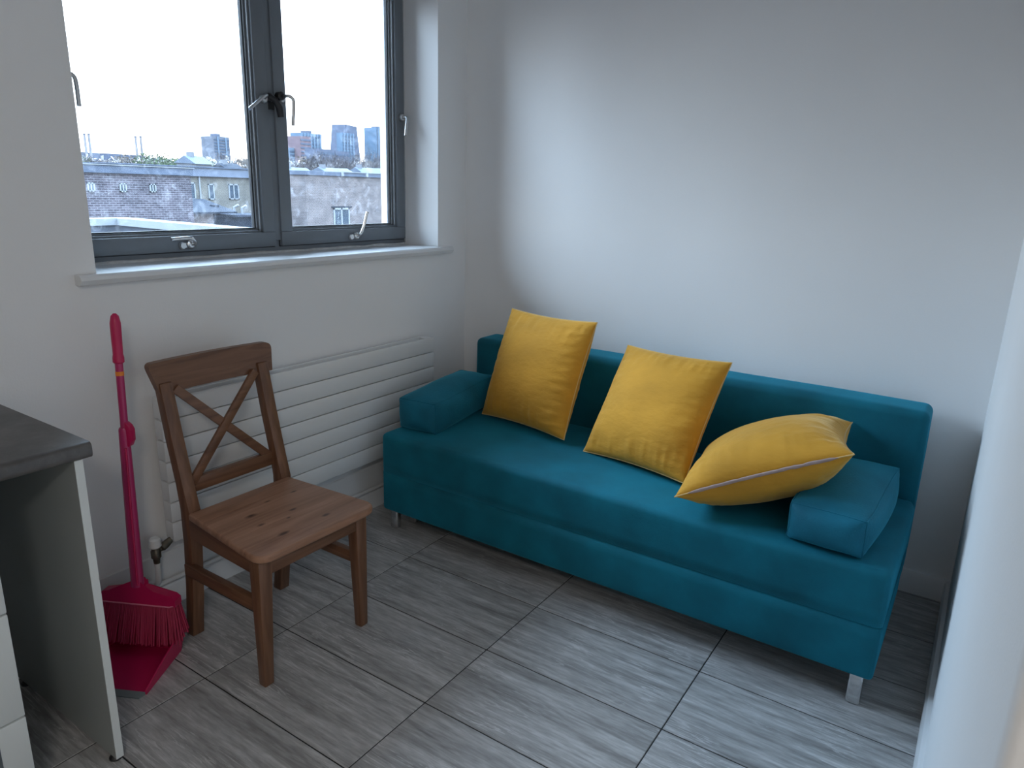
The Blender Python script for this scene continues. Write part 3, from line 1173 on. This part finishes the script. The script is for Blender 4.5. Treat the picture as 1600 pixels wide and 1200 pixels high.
# ------------------------------------------------------------------ broom and dustpan
U = Vector((.89, .456, 0)).normalized()        # along the head, left to right as seen
Nf = Vector((.456, -.89, 0)).normalized()      # faces out of the corner
UP = Vector((0, 0, 1))
B0 = Vector((.176, -1.867, .223))
top = Vector((.150, -1.828, 1.062))
ax = (top - B0).normalized()


def along(z):
    return B0 + (top - B0) * ((z - B0.z) / (top.z - B0.z))


br = empty('broom', (B0.x, B0.y, 0), 'long pink broom standing upright left of the wooden chair', 'broom')
tube('broom_pole', [along(.20), along(.5), along(.93)], .0108, pink_pole, br, 16)
tube('hand_grip', [along(.918), along(.922), along(.935), along(.945), along(1.0), along(1.035), along(1.055), along(1.062)],
     [.012, .0155, .0155, .0135, .0145, .0145, .0105, .004], pink, br, 16)
tube('orange_band', [along(.882), along(.8825), along(.8945), along(.895)], [.0105, .0114, .0114, .0105], orange, br, 16)
# head: flat tapered block
HB = B0 + Vector((0, 0, -.223 + .165))


def head_pt(u, h, d):
    return Vector((B0.x, B0.y, 0)) + U * u + Nf * d + UP * h


bm = bmesh.new()
prof = [(-.014, .243), (.014, .243), (.020, .222), (.050, .213), (.114, .200), (.126, .190), (.126, .168), (-.126, .168), (-.126, .190), (-.114, .200), (-.050, .213), (-.020, .222)]
F = [bm.verts.new(head_pt(u, h, .018 if h < .2 else .013)) for u, h in prof]
B = [bm.verts.new(head_pt(u, h, -.016)) for u, h in prof]
m = len(prof)
for i in range(m):
    bm.faces.new((F[i], F[(i + 1) % m], B[(i + 1) % m], B[i]))
f1 = bm.faces.new(F)
f2 = bm.faces.new(list(reversed(B)))
bmesh.ops.triangulate(bm, faces=[f1, f2])
bmesh.ops.recalc_face_normals(bm, faces=bm.faces)
link('broom_head', bm, pink, br, 'auto')
tube('head_rim', [head_pt(-.126, .168, .019), head_pt(.106, .168, .0195), head_pt(.126, .172, .014)], .0022, pink_pale, br, 8)
# bristles: dense fan of tufts in five rows
bm = bmesh.new()
nb = 52
for row in range(5):
    d0 = .015 - .0075 * row
    for k in range(nb):
        u0 = -.122 + .244 * (k + .5 * (row % 2)) / (nb - .5)
        u1 = u0 * 1.13 + .014 * max(0, u0 / .122) ** 3 + random.uniform(-.003, .003)
        d1 = d0 * 1.9 + .022 + random.uniform(-.003, .003)
        h1 = .050 + .004 * row + .016 * max(0, u0 / .122) ** 4 + random.uniform(-.005, .005)
        a = head_pt(u0, .170, d0)
        b = head_pt(u1, h1, d1)
        mid = a.lerp(b, .5) + U * random.uniform(-.0015, .0015)
        add_tube(bm, [a, mid, b], [.0031, .0036, .0030], 5)
o = link('bristles', bm, pink_dark, br, 'auto')
o['kind'] = 'stuff'

dp = empty('dustpan', (B0.x, B0.y, 0), 'pink long-handled dustpan with grey lip clipped around the broom', 'dustpan')
# sleeve handle gripping the pole
bm = bmesh.new()


def sleeve_ring(z, ru, rd):
    c = along(z) + Nf * .004
    ring = []
    for k in range(14):
        t = 2 * PI * k / 14
        ring.append(bm.verts.new(c + U * math.cos(t) * ru + Nf * math.sin(t) * rd))
    return ring


rings = [sleeve_ring(z, a, b) for z, a, b in ((.225, .0195, .017), (.40, .0185, .0165), (.60, .0165, .015), (.70, .0150, .0145), (.722, .0145, .0140), (.728, .012, .012))]
for a, b in zip(rings, rings[1:]):
    for k in range(14):
        bm.faces.new((a[k], a[(k + 1) % 14], b[(k + 1) % 14], b[k]))
bm.faces.new(list(reversed(rings[0])))
bm.faces.new(rings[-1])
bmesh.ops.recalc_face_normals(bm, faces=bm.faces)
link('handle_tube', bm, pink_pole, dp, 'auto')
# clip thumb on the sleeve's right side and a rib down it
bm = bmesh.new()
pf = [(.008, .745), (.020, .735), (.0265, .722), (.0265, .690), (.018, .672), (.008, .672)]
F = [bm.verts.new(along(h) + U * u + Nf * .012) for u, h in pf]
B = [bm.verts.new(along(h) + U * u - Nf * .010) for u, h in pf]
m = len(pf)
for i in range(m):
    bm.faces.new((F[i], F[(i + 1) % m], B[(i + 1) % m], B[i]))
bm.faces.new(F)
bm.faces.new(list(reversed(B)))
bmesh.ops.recalc_face_normals(bm, faces=bm.faces)
bmesh.ops.bevel(bm, geom=list(bm.edges), offset=.002, segments=2, profile=.5, affect='EDGES')
link('pole_clip', bm, pink, dp, 'auto')
tube('rib', [along(.67) + U * .010 + Nf * .017, along(.4) + U * .011 + Nf * .0195, along(.235) + U * .011 + Nf * .020], .0035, pink, dp, 8)

# pan
PC = Vector((B0.x, B0.y, 0)) + Nf * -.004


def pan_pt(u, d, h):
    return PC + U * u + Nf * d + UP * h


bm = bmesh.new()
fl = .004
WB, WL, DP = .112, .128, .205
inner = [(-WB, .0), (WB, .0), (WL, DP), (-WL, DP)]
# floor
fv = [bm.verts.new(pan_pt(u, d, fl)) for u, d in inner]
fb_ = [bm.verts.new(pan_pt(u, d, .0005)) for u, d in inner]
bm.faces.new(fv)
bm.faces.new(list(reversed(fb_)))


def wall_piece(pts_in, pts_top, off):
    """thin wall standing on an edge: base points, top points, outward offset"""
    a = [bm.verts.new(p) for p in pts_in]
    b = [bm.verts.new(p) for p in pts_top]
    c = [bm.verts.new(p + off) for p in pts_in]
    d = [bm.verts.new(p + off) for p in pts_top]
    n = len(a)
    for i in range(n - 1):
        bm.faces.new((a[i], a[i + 1], b[i + 1], b[i]))
        bm.faces.new((c[i + 1], c[i], d[i], d[i + 1]))
        bm.faces.new((b[i], b[i + 1], d[i + 1], d[i]))
        bm.faces.new((a[i + 1], a[i], c[i], c[i + 1]))
    bm.faces.new((a[0], b[0], d[0], c[0]))
    bm.faces.new((a[-1], c[-1], d[-1], b[-1]))


for s in (-1, 1):
    base = [pan_pt(s * (WB + (WL - WB) * t), DP * t, .0005) for t in (0, .25, .5, .75, 1)]
    tops = [pan_pt(s * (WB + .012 * (1 - t) + (WL - WB) * t), DP * t - .01 * (1 - t), .078 - .064 * t ** 1.3) for t in (0, .25, .5, .75, 1)]
    wall_piece(base, tops, U * s * .004)
wall_piece([pan_pt(-WB, 0, .0005), pan_pt(WB, 0, .0005)], [pan_pt(-WB - .01, -.012, .082), pan_pt(WB + .01, -.012, .082)], Nf * -.004)
bmesh.ops.recalc_face_normals(bm, faces=bm.faces)
link('pan_body', bm, pink, dp, 'auto')
bm = bmesh.new()
lp = [(-WL, DP - .002), (WL, DP - .002), (WL - .006, DP + .020), (-WL + .006, DP + .020)]
F = [bm.verts.new(pan_pt(u, d, .0075 if d < DP else .0032)) for u, d in lp]
B = [bm.verts.new(pan_pt(u, d, .0004)) for u, d in lp]
for i in range(4):
    bm.faces.new((F[i], B[i], B[(i + 1) % 4], F[(i + 1) % 4]))
bm.faces.new(F)
bm.faces.new(list(reversed(B)))
bmesh.ops.recalc_face_normals(bm, faces=bm.faces)
link('lip', bm, lip_m, dp)['label'] = 'grey rubber lip'
# bracket joining handle sleeve and pan back
bm = bmesh.new()
pf = [(-.024, .075), (.024, .075), (.018, .17), (.018, .232), (-.018, .232), (-.018, .17)]
F = [bm.verts.new(head_pt(u, h, -.0165)) for u, h in pf]
B = [bm.verts.new(head_pt(u, h, -.0225)) for u, h in pf]
for i in range(6):
    bm.faces.new((F[i], F[(i + 1) % 6], B[(i + 1) % 6], B[i]))
bm.faces.new(F)
bm.faces.new(list(reversed(B)))
bmesh.ops.recalc_face_normals(bm, faces=bm.faces)
link('handle_bracket', bm, pink, dp)

# ------------------------------------------------------------------ outside: roofs, trees, skyline
GZ = -9.0
g = box('ground', (-2600, -900, GZ - 1), (-2, 1800, GZ), ground_m)
struct(g)


def far_window(parent, x, y0, y1, z0, z1, mull=1, t=.05):
    bm = bmesh.new()
    add_box(bm, (x, y0, z0), (x + .06, y1, z0 + t))
    add_box(bm, (x, y0, z1 - t), (x + .06, y1, z1))
    add_box(bm, (x, y0, z0), (x + .06, y0 + t, z1))
    add_box(bm, (x, y1 - t, z0), (x + .06, y1, z1))
    for k in range(mull):
        yc = y0 + (y1 - y0) * (k + 1) / (mull + 1)
        add_box(bm, (x, yc - t / 2, z0), (x + .06, yc + t / 2, z1))
    w = link('window', bm, far_white, parent)
    box('pane', (x + .005, y0 + t, z0 + t), (x + .02, y1 - t, z1 - t), far_glass, w)
    return w


b1 = empty('brick_building', (-34, 9, GZ), 'dark brick flat-roofed building with three small white windows, left across the roofs', 'building')
box('wall', (-37.4, -3, GZ), (-30, 17.80, 1.60), brick_dark, b1)
box('roof_fascia', (-37.5, -3.1, 1.60), (-29.85, 17.86, 1.92), fascia_m, b1)
box('coping', (-37.55, -3.15, 1.92), (-29.8, 17.92, 1.955), coping_m, b1)
for yc in (13.17, 14.53, 15.88, 11.8, 10.4):
    far_window(b1, -30.0, yc - .15, yc + .15, .82, 1.19, 1, .05)

b2 = empty('brick_building', (-42, 24, GZ), 'cream brick flat-roofed building with a pale fascia, behind the window mullion', 'building')
box('wall', (-46, 18.2, GZ), (-38, 31.75, 1.62), brick_cream, b2)
box('roof_fascia', (-46.1, 18.1, 1.62), (-37.8, 31.80, 2.12), fascia_light, b2)
box('coping', (-46.2, 18.0, 2.12), (-37.7, 31.85, 2.18), fascia_m, b2)
far_window(b2, -38.0, 22.75, 23.16, .27, 1.26, 0, .07)
far_window(b2, -38.0, 24.02, 24.42, .28, 1.20, 0, .07)
far_window(b2, -38.0, 25.42, 26.15, .30, 1.22, 1, .07)
for yp in (23.45, 30.75):
    tube('downpipe', [(-37.93, yp, 1.62), (-37.93, yp, -4)], .05, far_white, b2, 8)
bm = bmesh.new()
for k in range(260):     # bare creeper on the cream wall
    y = random.uniform(30.5, 31.7)
    z = random.uniform(-1.5, 1.2)
    p = Vector((-37.9, y, z))
    d = Vector((random.uniform(0, .1), random.uniform(-.15, .15), random.uniform(.05, .3)))
    add_tube(bm, [p, p + d], [.022, .012], 3, caps=False)
o = link('creeper', bm, leaf_olive, b2)
o['kind'] = 'stuff'

b3 = empty('brick_building', (-38, 36, GZ), 'tan brick building with white casement windows, seen through the right sash', 'building')
box('wall', (-37.5, 28.1, GZ), (-34, 46, 1.92), brick_tan, b3)
box('roof_fascia', (-37.6, 28.0, 1.90), (-33.85, 46.1, 2.14), fascia_m, b3)
box('coping', (-37.65, 31.0, 2.14), (-33.8, 46.2, 2.19), coping_m, b3)
for yp in (31.0, 33.2, 35.4):
    box('fascia_joint', (-33.86, yp - .09, 1.90), (-33.78, yp + .09, 2.2), coping_m, b3)
far_window(b3, -34.0, 30.25, 31.65, -1.9, -.10, 1, .11)
far_window(b3, -34.0, 35.15, 36.6, -1.9, -.28, 1, .11)
box('window_lintel', (-34.0, 30.1, -.08), (-33.93, 31.85, .0), slate_m, b3)
box('window_lintel', (-34.0, 35.0, -.26), (-33.93, 36.8, -.18), slate_m, b3)

an = empty('low_annex', (-34, 22, GZ), 'low slate-roofed annex in front of the cream building', 'building')
box('wall', (-35.5, 17.9, GZ), (-33.2, 21.0, -.25), brick_tan, an)
prism('slate_roof', [(-36.4, .36), (-35.8, .36), (-32.9, -.22), (-32.9, -.30), (-36.4, -.30)], 'y', 17.9, 22.3, slate_m, an, smooth=False)
box('timber_wall', (-35.0, 21.0, GZ), (-33.4, 23.75, -.52), slate_m, an)
box('flat_roof', (-35.2, 20.9, -.52), (-33.2, 24.6, -.40), felt_m, an)
tube('roof_vent', [(-34.2, 21.8, -.42), (-34.2, 21.8, .1), (-34.2, 21.8, .14)], [.28, .24, .1], slate_m, an, 10)
tube('roof_vent', [(-34.0, 22.9, -.42), (-34.0, 22.9, -.02), (-33.8, 23.05, .12)], .07, far_white, an, 8)
tube('roof_vent', [(-34.0, 23.4, -.42), (-34.0, 23.4, -.06), (-33.8, 23.55, .08)], .07, far_white, an, 8)

tr = empty('terrace_roof', (-10, 2, 0), 'pale flat roof with a white-capped parapet just below the window', 'roof')
box('roof_deck', (-16.6, -6, -.35), (-1.2, 6.9, -.05), felt_m, tr)
bm = bmesh.new()
add_box(bm, (-16.0, -6, -.05), (-15.75, 6.9, .31))
add_box(bm, (-15.75, 6.62, -.05), (-1.2, 6.9, .31))
link('parapet', bm, inner_par, tr)
bm = bmesh.new()
add_box(bm, (-16.1, -6, .31), (-15.68, 7.0, .475))
add_box(bm, (-15.68, 6.55, .31), (-1.2, 7.0, .475))
link('coping', bm, coping_m, tr)


def make_tree(name, x, y, zt, w, mat, label, group, bare=False, seed=0):
    rnd = random.Random(seed)
    t = empty(name, (x, y, GZ), label, 'tree', group)
    zc = zt - w * .42
    tube('trunk', [(x, y, GZ), (x + .1, y, (GZ + zc) / 2), (x, y, zc)], [.35, .28, .12], bark_m, t, 7)
    bm = bmesh.new()
    blobs = [(rnd.uniform(-.5, .5), rnd.uniform(-.62, .62), rnd.uniform(-.75, .25), rnd.uniform(.3, .5)) for _ in range(9)] + [(0, 0, .05, .45)]
    for k in range(1100 if not bare else 1500):
        b = rnd.choice(blobs)
        v = Vector((rnd.gauss(0, 1), rnd.gauss(0, 1), rnd.gauss(0, 1))).normalized() * b[3] * rnd.uniform(.45, 1)
        p = Vector((x + (b[0] + v.x) * w * .6, y + (b[1] + v.y) * w * .6, zc + (b[2] + v.z) * w * .55))
        if bare:
            d = Vector((rnd.uniform(-.4, .4), rnd.uniform(-.5, .5), rnd.uniform(.2, 1))).normalized() * w * rnd.uniform(.06, .14)
            s = Vector((0, rnd.choice((-1, 1)), .3)) * w * .017
            q = [p, p + s, p + d]
        else:
            a = Vector((rnd.gauss(0, 1), rnd.gauss(0, 1), rnd.gauss(0, 1))).normalized() * w * rnd.uniform(.03, .06)
            c = Vector((rnd.gauss(0, 1), rnd.gauss(0, 1), rnd.gauss(0, 1))).normalized() * w * rnd.uniform(.03, .06)
            q = [p, p + a, p + a + c, p + c]
        bm.faces.new([bm.verts.new(z) for z in q])
    link('crown', bm, mat, t)
    return t


trees = [  # y at x=-120, top z, crown width, material, bare
    (54.5, 4.9, 5, leaf_olive, 0), (58.5, 4.4, 5, leaf_bare, 1), (62.5, 4.6, 5.5, leaf_bare, 1), (66.0, 5.0, 5, leaf_tan, 0), (69.3, 5.9, 6, leaf_green, 0),
    (73.2, 5.3, 5, leaf_green, 0), (76.8, 5.9, 5.5, leaf_bare, 1), (80.6, 4.9, 5, leaf_green, 0), (84.0, 6.0, 5, leaf_bare, 1), (88.0, 6.2, 5, leaf_tan, 1),
    (92.6, 5.6, 5.5, leaf_green, 0), (97.0, 6.6, 6, leaf_bare, 1), (101.5, 6.9, 6.5, leaf_tan, 0), (106.0, 8.2, 7, leaf_bare, 1), (110.5, 7.6, 6, leaf_bare, 1),
    (115.0, 7.2, 6, leaf_bare, 1), (119.5, 7.3, 6, leaf_tan, 1), (124.5, 8.4, 7, leaf_bare, 1), (129.5, 8.6, 7, leaf_bare, 1), (134.5, 8.2, 6, leaf_bare, 1)]
trees = [t for t in trees if t[0] < 128 and t[0] != 92.6]
ORD = ['first', 'second', 'third', 'fourth', 'fifth', 'sixth', 'seventh', 'eighth', 'ninth', 'tenth', 'eleventh', 'twelfth', 'thirteenth',
       'fourteenth', 'fifteenth', 'sixteenth', 'seventeenth', 'eighteenth']
KIND = {'green_foliage': 'bushy green', 'olive_foliage': 'olive green', 'dry_leaves': 'tan-leaved', 'bare_twigs': 'leafless grey-brown'}
for i, (y, zt, w, mt, bare) in enumerate(trees):
    f = 1.0 if i % 2 else .93       # staggered in depth
    lab = KIND[mt.name] + ' tree in the skyline tree belt, ' + ORD[i] + ' from its left end'
    if i == len(trees) - 1:
        lab = KIND[mt.name] + ' tree at the right end of the skyline tree belt'
    make_tree('tree', 2.2 - 122.2 * f, -2.87 + (y + 2.87) * f, 1.43 + (zt + .75 - 1.43) * f, w * 1.18 * f, mt, lab, 'trees on the skyline', bool(bare), i)


# thick woodland behind the tree belt: nobody could count it
rw = random.Random(5)
bm = bmesh.new()
for k in range(5200):
    y = rw.uniform(66, 178)
    hz = 4.6 + (y - 66) * .028 + 1.3 * noise.noise(Vector((y * .18, 3, 0)))
    p = Vector((-160 + rw.uniform(-5, 5), y, hz - abs(rw.gauss(0, 2.6))))
    a = Vector((rw.gauss(0, .3), rw.gauss(0, .45), rw.gauss(0, .45)))
    c = Vector((rw.gauss(0, .3), rw.gauss(0, .45), rw.gauss(0, .45)))
    bm.faces.new([bm.verts.new(z) for z in (p, p + a, p + a + c, p + c)])
o = link('woodland', bm, principled('mixed_winter_woodland', (.20, .19, .185), .9, var=.5, vscale=.35))
tag(o, 'grey-brown winter woodland filling the skyline behind the tree belt', 'woodland', kind='stuff')


def house(y0, y1, x, ze, zr, label, wall_m, roof_m):
    h = empty('house', (x, (y0 + y1) / 2, GZ), label, 'house')
    box('wall', (x - 4, y0, GZ), (x, y1, ze), wall_m, h)
    prism('roof', [(x - 4.3, ze), (x - 2, zr), (x + .3, ze - .1)], 'y', y0 - .2, y1 + .2, roof_m, h, smooth=False)
    box('chimney_stack', (x - 2.4, y0 + .4, zr - .6), (x - 1.6, y0 + 1.0, zr + .45), wall_m, h)
    return h


house(52.0, 54.2, -82, 3.4, 4.3, 'white-walled house with pale roof left of the mullion, behind the cream building', house_wall, roof_pale)
house(59.5, 62.0, -86, 2.8, 3.7, 'house with a slate roof just left of the mullion', house_wall, slate_m)
house(67.0, 71.0, -82, 2.5, 3.5, 'pale-roofed house just right of the mullion, above the tan building', house_wall, roof_pale)
house(73.5, 79.0, -82, 2.9, 3.7, 'long pale-roofed house above the middle of the tan building', house_wall, roof_pale)
house(81.0, 87.0, -82, 2.9, 4.0, 'pale-roofed house at the right end above the tan building', house_wall, roof_pale)


def tower(name, x, y0, y1, z1, mat, label, cat='tower', depth=22, bands=0, band_mat=floor_band, fins=0, top=None):
    t = empty(name, (x - depth / 2, (y0 + y1) / 2, GZ), label, cat)
    box('wall', (x - depth, y0, GZ), (x, y1, z1), mat, t)
    if bands:
        bm = bmesh.new()
        z0 = 8
        for k in range(bands):
            z = z0 + (z1 - z0 - 2) * (k + .3) / bands
            add_box(bm, (x, y0 + .6, z), (x + .5, y1 - .6, z + (z1 - z0) / bands * .42))
        link('window_band', bm, band_mat, t)
    if fins:
        bm = bmesh.new()
        for k in range(fins):
            y = y0 + (y1 - y0) * (k + .5) / fins
            add_box(bm, (x, y - .7, GZ), (x + 1, y + .7, z1))
        link('fin', bm, tower_pale if mat is not tower_pale else far_white, t)
    if top:
        box('plant_room', (x - depth * .7, y0 + (y1 - y0) * top[0], z1), (x - depth * .2, y0 + (y1 - y0) * top[1], z1 + top[2]), tower_slate, t)
    return t


tower('tower_block', -700, 478, 497, 45.8, tower_grey, 'grey concrete tower block standing alone left of the mullion', bands=12, fins=2, top=(.35, .6, 3))
tower('tower_block', -700, 576, 583.5, 40, tower_pale, 'pale low block at the left of the tower cluster right of the mullion', bands=7)
tower('tower_block', -690, 584, 600, 53.3, tower_pink, 'pinkish brick tower at the left of the skyline cluster', bands=10, band_mat=tower_slate)
tower('tower_block', -705, 601, 630, 58.5, tower_blue, 'wide pale blue glass tower beside the pinkish tower', bands=12, fins=6, top=(.35, .6, 3))
tower('tower_block', -640, 566, 590, 38, tower_slate, 'low slate-blue block in front of the wide glass tower', bands=5)
tower('tower_block', -640, 591, 612, 37, tower_slate, 'dark purple-grey low block right of the wide glass tower', bands=6)
t = tower('tower_block', -710, 669, 697, 38, tower_grey, 'tall slate-topped tower, highest on the skyline', depth=24)
prism('slanted_shaft', [(668, 30), (699.5, 30), (694, 72.5), (674, 74.0)], 'x', -734, -710, tower_slate, t, smooth=False)
tower('tower_block', -698, 657, 678, 62.5, tower_blue, 'blue glass tower standing in front of the tallest slate tower', depth=10, bands=14, fins=4)
tower('tower_block', -700, 719, 752, 73.5, tower_blue, 'broad blue glass tower at the right edge of the window view', bands=18, fins=5, top=(.2, .8, 2))
tower('tower_block', -760, 676, 690, 31, tower_pink, 'small orange-lit block between two tall glass towers', bands=3)

ps = empty('power_station', (-1215, 690, GZ), 'long low industrial hall on the far left skyline', 'factory')
box('wall', (-1240, 556, GZ), (-1200, 690, 37.5), tower_slate, ps)
box('turbine_hall', (-1235, 690, GZ), (-1195, 730, 34), tower_slate, ps)
for (y, z1, lab) in ((593.6, 64.8, 'leftmost of the four distant chimneys'), (600.2, 65.2, 'second distant chimney from the left, close to the first'),
                     (674.0, 66.6, 'third distant chimney from the left'), (682.6, 67.2, 'rightmost of the four distant chimneys')):
    c = empty('chimney', (-1195, y, GZ), lab, 'chimney', 'distant chimneys')
    tube('shaft', [(-1195, y, GZ), (-1195, y, z1 - 1)], [2.4, 1.7], chimney_m, c, 12)
    tube('rim', [(-1195, y, z1 - 1.4), (-1195, y, z1)], [2.1, 2.1], tower_slate, c, 12)
